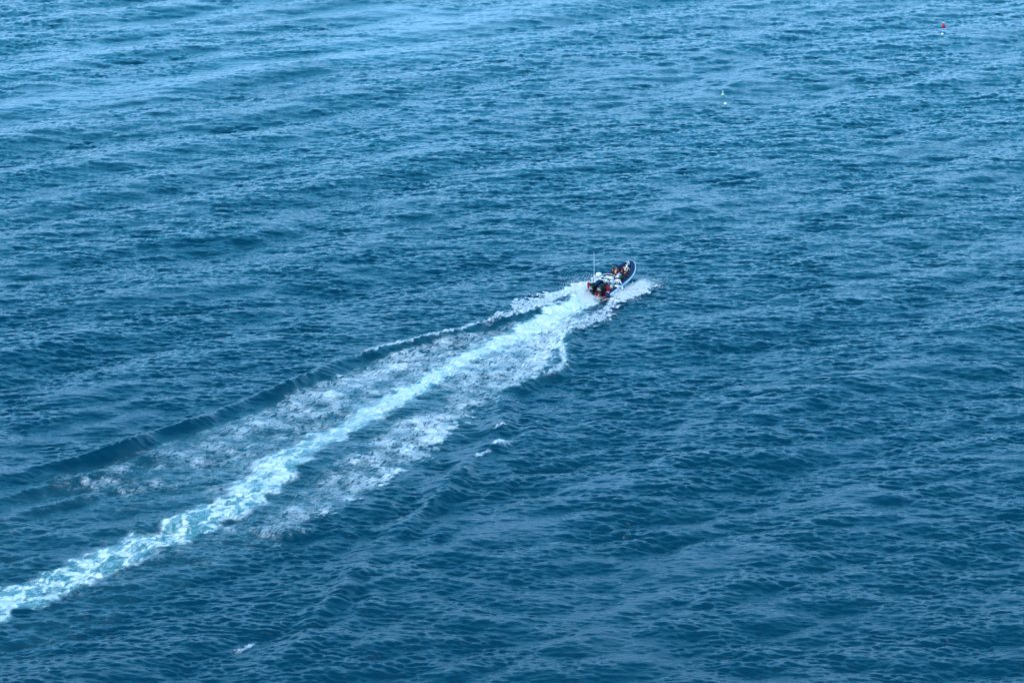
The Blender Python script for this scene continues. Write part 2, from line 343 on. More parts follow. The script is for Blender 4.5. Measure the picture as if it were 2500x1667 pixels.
def water_nodes():
    n = water.node_tree; N = n.nodes; Lk = n.links.new; b = N['Principled BSDF']; out = N['Material Output']
    def attr(a): q = N.new('ShaderNodeAttribute'); q.attribute_name = a; return q
    def math_(op, a, b_=None, clamp=False):
        q = N.new('ShaderNodeMath'); q.operation = op; q.use_clamp = clamp
        for i, v in enumerate((a, b_)):
            if v is None: continue
            if isinstance(v, (int, float)): q.inputs[i].default_value = v
            else: Lk(v, q.inputs[i])
        return q.outputs[0]
    def noise(vec, scl, scale=1., det=4, rough=.6, dist=0.):
        mp = N.new('ShaderNodeMapping'); mp.inputs['Scale'].default_value = scl; Lk(vec, mp.inputs[0])
        q = N.new('ShaderNodeTexNoise'); q.inputs['Scale'].default_value = scale; q.inputs['Detail'].default_value = det
        q.inputs['Roughness'].default_value = rough; q.inputs['Distortion'].default_value = dist; Lk(mp.outputs[0], q.inputs['Vector']); return q
    def mr(v, a, b_, c=0., d=1.):
        q = N.new('ShaderNodeMapRange'); q.interpolation_type = 'SMOOTHSTEP'; q.inputs['From Min'].default_value = a; q.inputs['From Max'].default_value = b_
        q.inputs['To Min'].default_value = c; q.inputs['To Max'].default_value = d; Lk(v, q.inputs['Value']); return q.outputs[0]
    tc = N.new('ShaderNodeTexCoord').outputs['Object']
    wco = attr('wco').outputs['Vector']
    fo, ae, ca, la = (attr(a).outputs['Fac'] for a in ('foam', 'aer', 'calm', 'lace'))
    # ripples
    r1 = noise(tc, (.8, 2.2, 1), 1.3, 6, .62, .6).outputs['Fac']
    r2 = noise(tc, (1.4, 2.6, 1), 4.2, 3, .6).outputs['Fac']
    rip = math_('ADD', math_('MULTIPLY', r1, .105), math_('MULTIPLY', r2, .022))
    calmk = math_('SUBTRACT', 1.0, math_('MULTIPLY', ca, .45))
    rip = math_('MULTIPLY', rip, calmk)
    # foam mask
    f1 = noise(wco, (.45, 1.15, 1), 1.8, 8, .64, 1.1).outputs['Fac']
    f2 = noise(tc, (.75, 2.4, 1), 2.1, 7, .72, .6).outputs['Fac']
    fn = math_('ADD', math_('MULTIPLY', f1, .55), math_('MULTIPLY', f2, .45))
    strand = mr(math_('ABSOLUTE', math_('SUBTRACT', f1, .5)), .075, .0)
    m = math_('ADD', math_('MULTIPLY', fo, .54), math_('MULTIPLY', math_('SUBTRACT', fn, .5), 1.15))
    m = math_('ADD', m, math_('SUBTRACT', math_('MULTIPLY', strand, .09), .03))
    m_open = math_('MULTIPLY', mr(m, .22, .56), mr(fo, .30, .95, .74, 1.0))
    # lace of veins on the old wash
    wn = noise(wco, (1, 1, 1), .9, 3, .6)
    add = N.new('ShaderNodeVectorMath'); add.operation = 'MULTIPLY_ADD'; Lk(wn.outputs['Color'], add.inputs[0]); add.inputs[1].default_value = (3.0, 2.2, 0); Lk(wco, add.inputs[2])
    mp = N.new('ShaderNodeMapping'); mp.inputs['Scale'].default_value = (.30, .62, 0); Lk(add.outputs[0], mp.inputs[0])
    vo = N.new('ShaderNodeTexVoronoi'); vo.feature = 'DISTANCE_TO_EDGE'; vo.inputs['Scale'].default_value = 1.; Lk(mp.outputs[0], vo.inputs['Vector'])
    mp2 = N.new('ShaderNodeMapping'); mp2.inputs['Scale'].default_value = (.8, 1.5, 0); Lk(add.outputs[0], mp2.inputs[0])
    vo2 = N.new('ShaderNodeTexVoronoi'); vo2.feature = 'DISTANCE_TO_EDGE'; vo2.inputs['Scale'].default_value = 1.; Lk(mp2.outputs[0], vo2.inputs['Vector'])
    v1 = mr(math_('ADD', vo.outputs['Distance'], math_('MULTIPLY', math_('SUBTRACT', f1, .5), .6)), .20, .0)
    v2 = mr(vo2.outputs['Distance'], .10, .0, 0, .35)
    veins = math_('MAXIMUM', v1, v2)
    m_lace = math_('MULTIPLY', math_('MAXIMUM', veins, mr(m, .50, .68)), mr(fo, .1, .6))
    mixm = N.new('ShaderNodeMix'); Lk(la, mixm.inputs['Factor']); Lk(m_open, mixm.inputs['A']); Lk(m_lace, mixm.inputs['B'])
    mask = mixm.outputs['Result']
    # body colour
    cm = N.new('ShaderNodeMix'); cm.data_type = 'RGBA'; Lk(math_('MULTIPLY', ae, .85, True), cm.inputs['Factor'])
    cm.inputs['A'].default_value = (.0001, .034, .061, 1); cm.inputs['B'].default_value = (.08, .27, .29, 1)
    Lk(cm.outputs['Result'], b.inputs['Base Color'])
    b.inputs['Roughness'].default_value = .09; b.inputs['IOR'].default_value = 1.34
    hb = math_('ADD', rip, math_('MULTIPLY', mask, .02))
    bp = N.new('ShaderNodeBump'); bp.inputs['Distance'].default_value = 1.0; bp.inputs['Strength'].default_value = 1.0
    Lk(hb, bp.inputs['Height']); Lk(bp.outputs[0], b.inputs['Normal'])
    fb = N.new('ShaderNodeBsdfPrincipled'); fb.inputs['Roughness'].default_value = .8; fb.inputs['Specular IOR Level'].default_value = .2
    cf = N.new('ShaderNodeMix'); cf.data_type = 'RGBA'; Lk(math_('MULTIPLY', ae, .35), cf.inputs['Factor'])
    cf.inputs['A'].default_value = (.76, .79, .82, 1); cf.inputs['B'].default_value = (.60, .76, .77, 1)
    Lk(cf.outputs['Result'], fb.inputs['Base Color'])
    bf_ = N.new('ShaderNodeBump'); bf_.inputs['Distance'].default_value = 1.0
    Lk(math_('ADD', rip, math_('MULTIPLY', fn, .25)), bf_.inputs['Height']); Lk(bf_.outputs[0], fb.inputs['Normal'])
    mx = N.new('ShaderNodeMixShader'); Lk(mask, mx.inputs[0]); Lk(b.outputs[0], mx.inputs[1]); Lk(fb.outputs[0], mx.inputs[2]); Lk(mx.outputs[0], out.inputs[0])
water_nodes()

# ------------------------------------------------------------------ the boat
WB = Matrix.Translation((O0[0] + .2, O0[1] - .35, 0.0)) @ Matrix.Rotation(math.pi / 2 - HEAD, 4, 'Z') @ Matrix.Rotation(-TRIM, 4, 'Y')
def at_boat(x, y, z): return WB @ Vector((x, y, z))
boat = bpy.data.objects.new('inflatable_boat', None); C.objects.link(boat); boat.matrix_world = WB
tag(boat, 'dark blue rigid inflatable boat speeding away with passengers aboard and twin outboards', 'boat')

half = [(-.62, 1.30, .50, .09), (-.5, 1.30, .50, .2), (-.3, 1.30, .50, .275), (0, 1.30, .50, .29), (1.5, 1.31, .51, .29), (3, 1.32, .54, .29), (4.4, 1.31, .58, .29),
        (5.6, 1.22, .66, .285), (6.6, 1.02, .79, .28), (7.4, .72, .95, .27), (8.0, .38, 1.08, .255), (8.32, .0, 1.15, .245)]
st = catmull([(x, -y, z, r) for x, y, z, r in half], 5); full = st + [q * np.array([1, -1, 1, 1]) for q in st[-2::-1]]
mb = MB(); mb.tube([q[:3] for q in full], [q[3] for q in full], 18)
tube_o = mb.build('inflatable_tube', M['navy'], boat)
# seams round the tube
for xs in (1.0, 2.6, 4.2, 5.8):
    for sgn in (1, -1):
        mb = MB()
        i = min(range(len(st)), key=lambda k: abs(st[k][0] - xs)); q = st[i]; p = st[i + 1]
        t = (Vector(p[:3]) - Vector(q[:3])).normalized(); a = Vector(q[:3]) - t * .03; b = Vector(q[:3]) + t * .03
        a.y *= -sgn; b.y *= -sgn; mb.tube([a, b], q[3] + .006, 18)
        mb.build('tube_seam', M['dsteel'], tube_o)
def side_band(a0, a1, prof, name, m, par, x0=-.2, seg=None):
    pts = [q for q in full if q[0] > x0] if seg is None else [full[i] for i in seg]
    rows = []
    for i, q in enumerate(pts):
        t = Vector(pts[min(i + 1, len(pts) - 1)][:3]) - Vector(pts[max(i - 1, 0)][:3]); n = Vector((t.y, -t.x, 0)).normalized()
        row = []
        K = len(prof)
        for k, pr in enumerate(prof):
            a = R(a0 + (a1 - a0) * k / (K - 1)); row.append(Vector(q[:3]) + (n * math.cos(a) + Vector((0, 0, 1)) * math.sin(a)) * (q[3] + pr))
        for k in reversed(range(K)):
            a = R(a0 + (a1 - a0) * k / (K - 1)); row.append(Vector(q[:3]) + (n * math.cos(a) + Vector((0, 0, 1)) * math.sin(a)) * (q[3] - .01))
        rows.append(row)
    b = MB(); v = b.quadstrip(rows, True); b.bm.faces.new(v[0]); b.bm.faces.new(list(reversed(v[-1]))); return b.build(name, m, par, False)
side_band(-52, 8, [.012, .018, .018, .018, .012, .035, .035, .012, .018], 'side_band', M['shaded_white'] if 'shaded_white' in M else M['white'], tube_o)
side_band(10, 24, [.012, .045, .045, .012], 'rubbing_strake', M['white'], tube_o)
nf_ = len(full); mid = nf_ // 2
for sh in (3, 5):
    b = MB(); q = full[mid + sh]; q2 = full[mid + sh + 1]
    t = (Vector(q2[:3]) - Vector(q[:3])).normalized(); b.tube([Vector(q[:3]) - t * .035, Vector(q[:3]) + t * .035], [q[3] + .02] * 2, 18); b.build('bow_stripe', M['white'], tube_o)
# hull
rows = []
for x, kz, ch, cz, tw, tz in [(.0, -.32, 1.0, .0, 1.12, .42), (2, -.32, 1.02, .02, 1.14, .42), (4, -.30, 1.0, .06, 1.13, .46), (5.6, -.2, .88, .18, 1.04, .56), (6.8, .02, .62, .38, .8, .72), (7.6, .35, .34, .62, .5, .88), (8.1, .72, .1, .86, .2, 1.0)]:
    rows.append([Vector((x, s_ * a, z)) for s_, a, z in ((1, tw, tz), (1, ch, cz), (1, ch * .5, (kz + cz) / 2 - .03), (1, 0, kz), (-1, ch * .5, (kz + cz) / 2 - .03), (-1, ch, cz), (-1, tw, tz))])
b = MB(); v = b.quadstrip(rows); b.bm.faces.new(v[-1]); b.build('hull', M['navy'], boat)
b = MB(); b.bm.faces.new([b.bm.verts.new((-.03, y, z)) for y, z in ((1.1, .45), (1.0, .0), (0, -.34), (-1.0, .0), (-1.1, .45), (-1.05, .72), (1.05, .72))])
ext = bmesh.ops.extrude_face_region(b.bm, geom=b.bm.faces[:]); bmesh.ops.translate(b.bm, verts=[q for q in ext['geom'] if isinstance(q, bmesh.types.BMVert)], vec=(.09, 0, 0))
b.build('transom', M['red'], boat, False)
b = MB(); rows = []
for x, w_ in ((.06, 1.12), (4.4, 1.12), (5.6, 1.0), (6.6, .8), (7.3, .5), (7.7, .2)): rows.append([Vector((x, w_, .30 + .03 * max(0, x - 4))), Vector((x, 0, .32 + .03 * max(0, x - 4))), Vector((x, -w_, .30 + .03 * max(0, x - 4)))])
b.quadstrip(rows); b.build('deck', M['deck'], boat)
b = MB(); b.box((7.1, 0, .78), (.75, .9, .30), bev=.08, top=.85); lk = b.build('bow_locker', M['deck'], boat)
b = MB(); b.box((7.1, 0, .95), (.4, .34, .04), bev=.015); b.build('hatch', M['deck'], lk)
b = MB(); b.tube([(7.9, .0, 1.25), (7.9, .0, 1.42), (7.75, 0, 1.46)], .03); b.build('bow_cleat', M['steel'], boat)
# jockey seats in rows
for x, y in ((3.55, .42), (3.55, -.52), (4.45, .42), (4.45, -.52), (5.35, .36), (5.35, -.46), (6.2, .0)):
    b = MB(); b.box((x, y, .50), (.62, .30, .40), bev=.05, top=.85); s0 = b.build('jockey_seat', M['seat'], boat)
    b = MB(); b.box((x - .04, y, .735), (.62, .34, .09), bev=.04); b.build('cushion', M['dark'], s0)
    b = MB(); b.tube([(x + .36, y - .14, .6), (x + .38, y - .14, 1.0), (x + .38, y + .14, 1.0), (x + .36, y + .14, .6)], .016, 8); b.build('grab_rail', M['dsteel'], s0)
# console
b = MB(); b.box((2.25, -.22, .95), (.62, 1.22, 1.30), bev=.07, top=.82, topx=.12); con = b.build('console', M['white'], boat)
b = MB(); b.box((2.12, -.22, 1.44), (.16, .95, .26), bev=.03, topx=.12); b.build('dashboard', M['seat'], con)
for yy in (-.05, -.42):
    b = MB(); b.box((2.015, yy, 1.45), (.03, .26, .14), bev=.01, topx=.03); b.build('chart_screen', M['glass'], con)
b = MB(); b.box((1.94, -.60, 1.05), (.02, .3, .06), bev=.006, topx=.012); b.box((1.93, -.62, .9), (.02, .22, .05), bev=.006); b.build('vent_slot', M['black'], con)
b = MB(); ring = [(1.86 + .04 * math.sin(a), -.05 + .2 * math.cos(a), 1.22 + .19 * math.sin(a)) for a in [2 * math.pi * k / 16 for k in range(17)]]
b.tube(ring, .018, 8, False); b.tube([(1.86, -.25, 1.22), (1.86, .15, 1.22)], .014, 6); b.build('steering_wheel', M['rubber'], con)
arch = [(2.46 + .16 * math.sin(a), -.18 + .84 * math.cos(a), 1.42 + .40 * math.sin(a) ** .8) for a in [math.pi * k / 18 for k in range(19)]]
b = MB(); b.tube(arch, .026, 8); b.build('screen_rail', M['lilac'], con)
b = MB(); b.quadstrip([[Vector(p) * 1.0 + Vector((0, .02, 0)), Vector((p[0] - .02, p[1], 1.48))] for p in [Vector(q) for q in arch[1:-1]]]); b.build('windscreen', M['glass'], con)
# helm seat pod
b = MB(); b.box((1.15, -.22, .62), (.5, 1.0, .66), bev=.06, top=.9); hp = b.build('helm_seat', M['seat'], boat)
b = MB(); b.box((1.12, -.22, 1.0), (.46, .98, .12), bev=.05); b.build('cushion', M['seat'], hp)
# A-frame
b = MB(); b.tube([(.41, .92, 2.03), (.42, -1.16, 2.03)], .03, 8); af = b.build('roll_frame', M['dsteel'], boat)
for sgn in (1, -1):
    b = MB(); yo = -.12 + sgn * 1.04
    b.tube(catmull([(-.12, yo + .02 * sgn, .72), (.02, yo, 1.3), (.12, yo - .02 * sgn, 1.92)], 4), .045, 8)
    b.tube(catmull([(.45, yo + .03 * sgn, .76), (.60, yo, 1.3), (.72, yo - .02 * sgn, 1.92)], 4), .045, 8)
    b.tube([(-.02, yo, 1.15), (.55, yo, 1.15)], .022, 8)
    b.build('frame_leg', M['dsteel'], af)
b = MB()
for x0, z0 in ((.12, 2.05), (.80, 2.08)):
    b.tube(catmull([(x0, -.12 + 1.02, 1.9), (x0, -.12 + 1.0, 2.0), (x0 + .02, -.12 + .86, z0), (x0 + .03, -.12, z0 + .02), (x0 + .02, -.12 - .86, z0), (x0, -.12 - 1.0, 2.0), (x0, -.12 - 1.02, 1.9)], 5), .052, 8)
for yy in (.8, .35, -.12, -.6, -1.02): b.tube([(.13, yy, 2.06), (.83, yy, 2.1)], .024, 8)
b.build('top_rail', M['steel'], af)
b = MB(); b.box((.78, .26, 2.17), (.34, .34, .06), bev=.02); b.tube([(.78, .26, 2.08), (.78, .26, 2.24)], .1, 12); b.build('radar_mount', M['lilac'], af)
b = MB(); b.lathe([(.12, .0), (.27, .02), (.31, .06), (.315, .15), (.295, .23), (.24, .285), (.1, .31)], (.80, .26, 2.24), 28); b.build('radome', M['white'], af)
b = MB(); b.tube([(.85, .88, 2.08), (.85, .88, 2.25), (.86, .88, 2.3), (1.12, .92, 4.8)], [.03, .03, .016, .009], 8); b.build('whip_antenna', M['white'], af)
b = MB(); b.ball((.4, .56, 2.16), .07); b.tube([(.4, .56, 2.05), (.4, .56, 2.14)], .03, 8); b.build('gps_dome', M['white'], af)
for p in ((.15, -.28, 2.16), (.18, -.98, 2.14), (.85, -.75, 2.17)):
    b = MB(); b.ball(p, .085, (1, 1, .8)); b.tube([Vector(p) + Vector((0, 0, -.1)), Vector(p)], .025, 8); b.build('deck_lamp', M['white'], af)
b = MB(); b.box((.95, -.62, 2.12), (.08, .52, .05), bev=.015); b.build('light_bar', M['dsteel'], af)
# outboards
def outboard(y):
    b = MB(); b.box((-.42, y, .50), (.22, .16, .6), bev=.05, top=1.25); b.box((-.40, y, -.02), (.30, .10, .74), bev=.03, top=.9)
    b.tube([(-.75, y, -.36), (-.5, y, -.36), (-.18, y, -.36), (-.06, y, -.36)], [.05, .075, .07, .02], 12)
    b.box((-.55, y, -.22), (.5, .26, .025), bev=.01); b.box((-.15, y, .58), (.34, .26, .34), bev=.04)
    o = b.build('outboard_engine', M['black'], boat)
    rows = []
    for z, x0, x1, w_, in ((.60, -.66, -.16, .17), (.70, -.76, -.10, .25), (.95, -.81, -.04, .285), (1.2, -.83, .0, .30), (1.42, -.81, .04, .29), (1.55, -.74, .04, .25), (1.62, -.60, -.02, .17)):
        cx, rx = (x0 + x1) / 2, (x1 - x0) / 2
        rows.append([Vector((cx + rx * math.copysign(abs(math.cos(a)) ** .6, math.cos(a)), y + w_ * math.copysign(abs(math.sin(a)) ** .6, math.sin(a)), z)) for a in [2 * math.pi * k / 24 for k in range(24)]])
    b = MB(); v = b.quadstrip(rows, True); b.bm.faces.new(list(reversed(v[0]))); b.bm.faces.new(v[-1]); b.build('cowling', M['black'], o)
    b = MB(); b.box((-.815, y + .03, 1.36), (.05, .34, .14), bev=.022, topx=.035); b.build('cowl_panel', M['silver'], o)
    b = MB(); b.box((-.842, y + .17, 1.35), (.03, .03, .13), bev=.01, topx=.03); b.box((-.846, y + .03, 1.29), (.03, .30, .02), bev=.008); b.build('panel_trim', M['white'], o)
    b = MB(); b.tube([(-.78, y + .17 * math.sin(a), .74 - .06 * math.cos(a)) for a in [2 * math.pi * k / 14 for k in range(15)]], .012, 6, False); b.build('lower_ring', M['silver'], o)
    b = MB()
    for k in range(3):
        a = 2 * math.pi * k / 3; pts = [Vector((-.80, y, -.36)) + Vector((.03 * s_, math.cos(a + .3 * s_) * r_, math.sin(a + .3 * s_) * r_)) for r_, s_ in ((.04, -1), (.19, -1), (.2, 1), (.04, 1))]
        b.bm.faces.new([b.bm.verts.new(p) for p in pts])
    ex = bmesh.ops.solidify(b.bm, geom=b.bm.faces[:], thickness=.012); b.tube([(-.86, y, -.36), (-.74, y, -.36)], [.03, .05], 10); b.build('propeller', M['dsteel'], o)
    for txt, z, sz, it in (('Mercury', 1.145, .115, .25), ('V', .99, .06, 0), ('I', .90, .05, 0)):
        cu = bpy.data.curves.new('lettering', 'FONT'); cu.body = txt; cu.size = sz; cu.align_x = 'CENTER'; cu.extrude = .004; cu.shear = it; cu.offset = .003 if it else .0
        tmp = bpy.data.objects.new('tmp', cu); C.objects.link(tmp); bpy.context.view_layer.update()
        me = bpy.data.meshes.new_from_object(tmp.evaluated_get(bpy.context.evaluated_depsgraph_get())); bpy.data.objects.remove(tmp)
        me.transform(Matrix.Translation((-.852 if z > 1 else -.836, y, z)) @ Matrix(((0, 0, -1, 0), (-1, 0, 0, 0), (0, 1, 0, 0), (0, 0, 0, 1))))
        me.materials.clear(); link('lettering', me, M['white'], o, False)
outboard(.46); outboard(-.58)
b = MB(); b.box((-.02, 1.0, .82), (.12, .22, .2), bev=.03); b.build('battery_box', M['seat'], boat)
for yy in (-.98, -.06):
    b = MB(); b.tube([(-.06, yy, .08), (-.08, yy, .55)], .025, 8); b.build('ladder_rail', M['steel'], boat)

# ------------------------------------------------------------------ red bags on the frame legs
def red_bag(x, y, z, lab, L=.62):
    r0 = bpy.data.objects.new('rescue_bag', None); C.objects.link(r0)
    r0.matrix_world = WB @ Matrix.Translation((x, y, z)) @ Matrix.Rotation(R(-6), 4, 'Y') @ Matrix.Scale(1.25, 4)
    tag(r0, lab, 'bag', 'red bags strapped to the roll frame')
    b = MB(); b.lathe([(.06, 0), (.125, .04), (.15, .14), (.14, .3), (.15, .44), (.125, .56), (.05, L)], n=18)
    for v in b.bm.verts: v.co.x += .012 * math.sin(v.co.z * 30 + v.co.y * 9)
    b.build('bag_body', M['redcloth'], r0)
    b = MB(); b.tube([(0, 0, L - .02), (.02, .02, L + .14)], .02, 8); b.build('carry_loop', M['maroon'], r0)
    for yy in (.07, -.08):
        b = MB(); b.box((-.11, yy, .0), (.05, .07, .1), bev=.012); b.build('white_tab', M['white'], r0)
red_bag(-.06, -1.36, .84, 'red rescue bag hanging on the starboard leg of the roll frame, right of the engines')
red_bag(-.12, 1.05, .84, 'red rescue bag hanging on the port leg of the roll frame, left of the engines')

# ------------------------------------------------------------------ people
def skin_mesh(name, nodes, edges, m, parent, sub=1):
    keys = list(nodes); idx = {k: i for i, k in enumerate(keys)}
    me = bpy.data.meshes.new(name); me.from_pydata([nodes[k][0] for k in keys], [(idx[a], idx[b]) for a, b in edges], [])
    o = bpy.data.objects.new(name, me); C.objects.link(o); o.parent = parent; me.materials.append(m)
    sk = o.modifiers.new('skin', 'SKIN'); sk.use_smooth_shade = True; sk.branch_smoothing = .5
    for i, k in enumerate(keys):
        d = me.skin_vertices[0].data[i]; r = nodes[k][1]; d.radius = (r, r) if not hasattr(r, '__len__') else r; d.use_root = (i == 0)
    sb = o.modifiers.new('subdivision', 'SUBSURF'); sb.levels = sub; sb.render_levels = sub
    return o
def limbpt(a, b, t): return tuple(a[i] + (b[i] - a[i]) * t for i in range(3))
def person(x, y, z, yaw, lab, jacket, legs, hair, hat=None, vest=None, pose='sit', lean=.25, sc_=1., harness=False, hood=False, longhair=False, turn=0., reach=.0, group='passengers seated in the boat'):
    r0 = bpy.data.objects.new('person', None); C.objects.link(r0)
    r0.matrix_world = WB @ Matrix.Translation((x, y, z)) @ Matrix.Rotation(R(yaw), 4, 'Z') @ Matrix.Scale(sc_, 4)
    tag(r0, lab, 'person', group)
    l = lean
    if pose == 'sit': hz, knee, ank, toe = .0, (.42, .16, -.02), (.40, .17, -.42), (.56, .18, -.45)
    elif pose == 'astride': hz, knee, ank, toe = .0, (.34, .30, -.12), (.25, .42, -.46), (.38, .44, -.5)
    else: hz, knee, ank, toe = .0, (.06, .13, -.42), (.0, .14, -.84), (.15, .16, -.88)
    P = dict(pel=(0, 0, 0), wai=(l * .3, 0, .2), che=(l * .75, 0, .40), nb=(l * 1.05, 0, .55), nk=(l * 1.2, turn * .2, .62), hd=(l * 1.35 + .02, turn, .74), cr=(l * 1.4 + .01, turn * 1.1, .82),
             no=(l * 1.38 + .12, turn, .72))
    nodes = {'pel': (P['pel'], (.155, .12)), 'wai': (P['wai'], (.145, .11)), 'che': (P['che'], (.165, .12)), 'nb': (P['nb'], .075), 'nk': (P['nk'], .055), 'hd': (P['hd'], (.082, .095)), 'cr': (P['cr'], (.065, .075)), 'no': (P['no'], .018)}
    edges = [('pel', 'wai'), ('wai', 'che'), ('che', 'nb'), ('nb', 'nk'), ('nk', 'hd'), ('hd', 'cr'), ('hd', 'no')]
    J = {}
    for sd_, s in (('L', 1), ('R', -1)):
        sh = (l * .95, .19 * s, .50); el = (l * .9 + .10, .27 * s, .25); wr_ = (l + .34, .19 * s, .24 + reach); pa = (l + .41, .17 * s, .24 + reach)
        if pose == 'astride': el = (l * .9 + .02, .30 * s, .24); wr_ = (l + .20, .34 * s, .06); pa = (l + .26, .34 * s, .02)
        hp_ = (.0, .10 * s, -.02); kn = (knee[0], knee[1] * s, knee[2]); an = (ank[0], ank[1] * s, ank[2]); to = (toe[0], toe[1] * s, toe[2])
        J[sd_] = (sh, el, wr_, hp_, kn, an, to)
        for k, p, r in (('sh', sh, .058), ('el', el, .042), ('wr', wr_, .028), ('pa', pa, (.036, .018)), ('hp', hp_, .095), ('kn', kn, .062), ('an', an, .042), ('to', to, .035)): nodes[k + sd_] = (p, r)
        edges += [('che', 'sh' + sd_), ('sh' + sd_, 'el' + sd_), ('el' + sd_, 'wr' + sd_), ('wr' + sd_, 'pa' + sd_), ('pel', 'hp' + sd_), ('hp' + sd_, 'kn' + sd_), ('kn' + sd_, 'an' + sd_), ('an' + sd_, 'to' + sd_)]
        for f_, (dy, ln) in enumerate(((-.030, .075), (-.010, .085), (.010, .08), (.028, .062))):
            a = (pa[0] + .035, pa[1] + dy, pa[2]); b_ = (a[0] + ln * .55, a[1], a[2] - .01); c_ = (a[0] + ln * .75, a[1], a[2] - .045)
            for q, (p, r) in enumerate(((a, .0095), (b_, .009), (c_, .0075))): nodes[f'f{f_}{q}{sd_}'] = (p, r)
            edges += [('pa' + sd_, f'f{f_}0{sd_}'), (f'f{f_}0{sd_}', f'f{f_}1{sd_}'), (f'f{f_}1{sd_}', f'f{f_}2{sd_}')]
        a = (pa[0] - .01, pa[1] - .045 * s, pa[2] + .0); b_ = (pa[0] + .03, pa[1] - .058 * s, pa[2] - .012)
        nodes['t0' + sd_] = (a, .011); nodes['t1' + sd_] = (b_, .009); edges += [('pa' + sd_, 't0' + sd_), ('t0' + sd_, 't1' + sd_)]
    body = skin_mesh('body', nodes, edges, M['skin'], r0)
    hd = Vector(P['hd']); 
    for s in (1, -1):
        b = MB(); b.ball(hd + Vector((.088, .033 * s, .015)), .013, sub=1); b.build('eye', M['eye'], r0)
    b = MB(); b.ball(hd + Vector((.088, 0, -.05)), .02, (.5, 1.1, .35), 1); b.build('mouth', M['lip'], r0)
    # jacket
    jn = {'wai': (limbpt(P['pel'], P['wai'], .2), (.185, .15)), 'ch1': (limbpt(P['wai'], P['che'], .35), (.18, .145)), 'che': (P['che'], (.195, .15)), 'nb': (P['nb'], .10)}
    je = [('wai', 'ch1'), ('ch1', 'che'), ('che', 'nb')]
    for sd_ in 'LR':
        sh, el, wr_ = J[sd_][:3]
        jn['sh' + sd_] = (sh, .085); jn['el' + sd_] = (el, .065); jn['wr' + sd_] = (limbpt(el, wr_, .9), .046)
        je += [('che', 'sh' + sd_), ('sh' + sd_, 'el' + sd_), ('el' + sd_, 'wr' + sd_)]
    if hood: jn['hd'] = (tuple(hd + Vector((-.03, 0, .03))), (.125, .13)); je += [('nb', 'hd')]
    skin_mesh('jacket', jn, je, M[jacket], r0)
    tn = {'pel': ((0, 0, .02), (.18, .14))}; te = []
    for sd_ in 'LR':
        hp_, kn, an, to = J[sd_][3:]
        tn['hp' + sd_] = (hp_, .115); tn['kn' + sd_] = (kn, .08); tn['an' + sd_] = (limbpt(kn, an, .9), .06); te += [('pel', 'hp' + sd_), ('hp' + sd_, 'kn' + sd_), ('kn' + sd_, 'an' + sd_)]
        b = MB(); b.tube([Vector(an) + Vector((-.05, 0, .02)), an, limbpt(an, to, .6), to], [.04, .055, .05, .032], 10, flat=.85); b.build('shoe', M['rubber'], r0)
    skin_mesh('trousers', tn, te, M[legs], r0)
    if not hood:
        b = MB(); b.ball(hd + Vector((-.022, 0, .045)), .112, (1, .92, .95)); bmesh.ops.delete(b.bm, geom=[v for v in b.bm.verts if (v.co - hd).x > .05 and (v.co - hd).z < .05 or (v.co - hd).z < -.06], context='VERTS')
        if longhair: b.tube([hd + Vector((-.08, 0, .05)), hd + Vector((-.12, 0, -.08)), hd + Vector((-.14, 0, -.24)), hd + Vector((-.12, 0, -.34))], [.08, .1, .08, .03], 10)
        b.build('hair', M[hair], r0)
    if hat:
        b = MB(); b.lathe([(.12, 0), (.13, .03), (.122, .09), (.09, .14), (.03, .165)], hd + Vector((-.01, 0, .03)), 20); b.box(hd + Vector((.13, 0, .045)), (.12, .16, .015), bev=.005)
        h_ = b.build('cap', M[hat], r0)
        b = MB(); b.box(hd + Vector((-.135, 0, .055)), (.015, .05, .03), bev=.004); b.build('cap_strap', M['dsteel'], h_)
    if vest:
        c0 = Vector(P['wai']); c1 = Vector(P['che'])
        b = MB(); b.tube([c0 + Vector((0, 0, -.06)), c0 + Vector((0, 0, .06)), c1, c1 + Vector((.02, 0, .1))], [.215, .225, .23, .15], 16, flat=.8); b.build('life_jacket', M[vest], r0)
    if harness:
        c0 = Vector(P['wai']); c1 = Vector(P['che'])
        b = MB()
        for s in (1, -1): b.tube(catmull([c1 + Vector((.02, .15 * s, .13)), c1 + Vector((-.155, .07 * s, .02)), c1 + Vector((-.17, -.05 * s, -.09)), c0 + Vector((-.10, -.18 * s, .0))], 4), .022, 6)
        b.tube([c0 + Vector((.2 * math.cos(a), .215 * math.sin(a), .02)) for a in [2 * math.pi * k / 20 for k in range(21)]], .03, 6, False)
        b.build('harness', M['dark'], r0)
    return r0
person(1.95, -1.44, .80, 8, 'person in white cap and white shirt with black harness sitting astride the starboard tube', 'wcloth', 'wcloth', 'hairn', hat='white', pose='astride', lean=.12, sc_=1.28, harness=True)
person(1.28, -.2, 1.06, 0, 'person in pale lilac shirt at the helm behind the white console', 'wcloth', 'dark', 'hairn', pose='sit', lean=.12, harness=True, hat=None, group=None)
person(4.9, .28, .80, 15, 'person in bright red jacket hunched near the port tube', 'redcloth', 'dark', 'hairb', lean=.42, sc_=1.05)
person(4.05, -.08, .80, -10, 'person with long fair hair and maroon jacket behind the red jacket', 'maroon', 'dark', 'hairf', lean=.22, longhair=True, turn=.03)
person(3.85, -.66, .80, 20, 'person in pale blue jacket with black hair bent forward in the middle of the boat', 'blue', 'dark', 'hairb', lean=.38)
person(4.6, -.50, .80, -8, 'person in black jacket with a red cap and white brim', 'dark', 'dark', 'hairb', hat='redcloth', lean=.25)
person(5.6, -.60, .70, 12, 'person in bulky cream hooded jacket nearest the bow', 'cream', 'dark', 'hairn', hood=True, lean=.5, sc_=1.25)
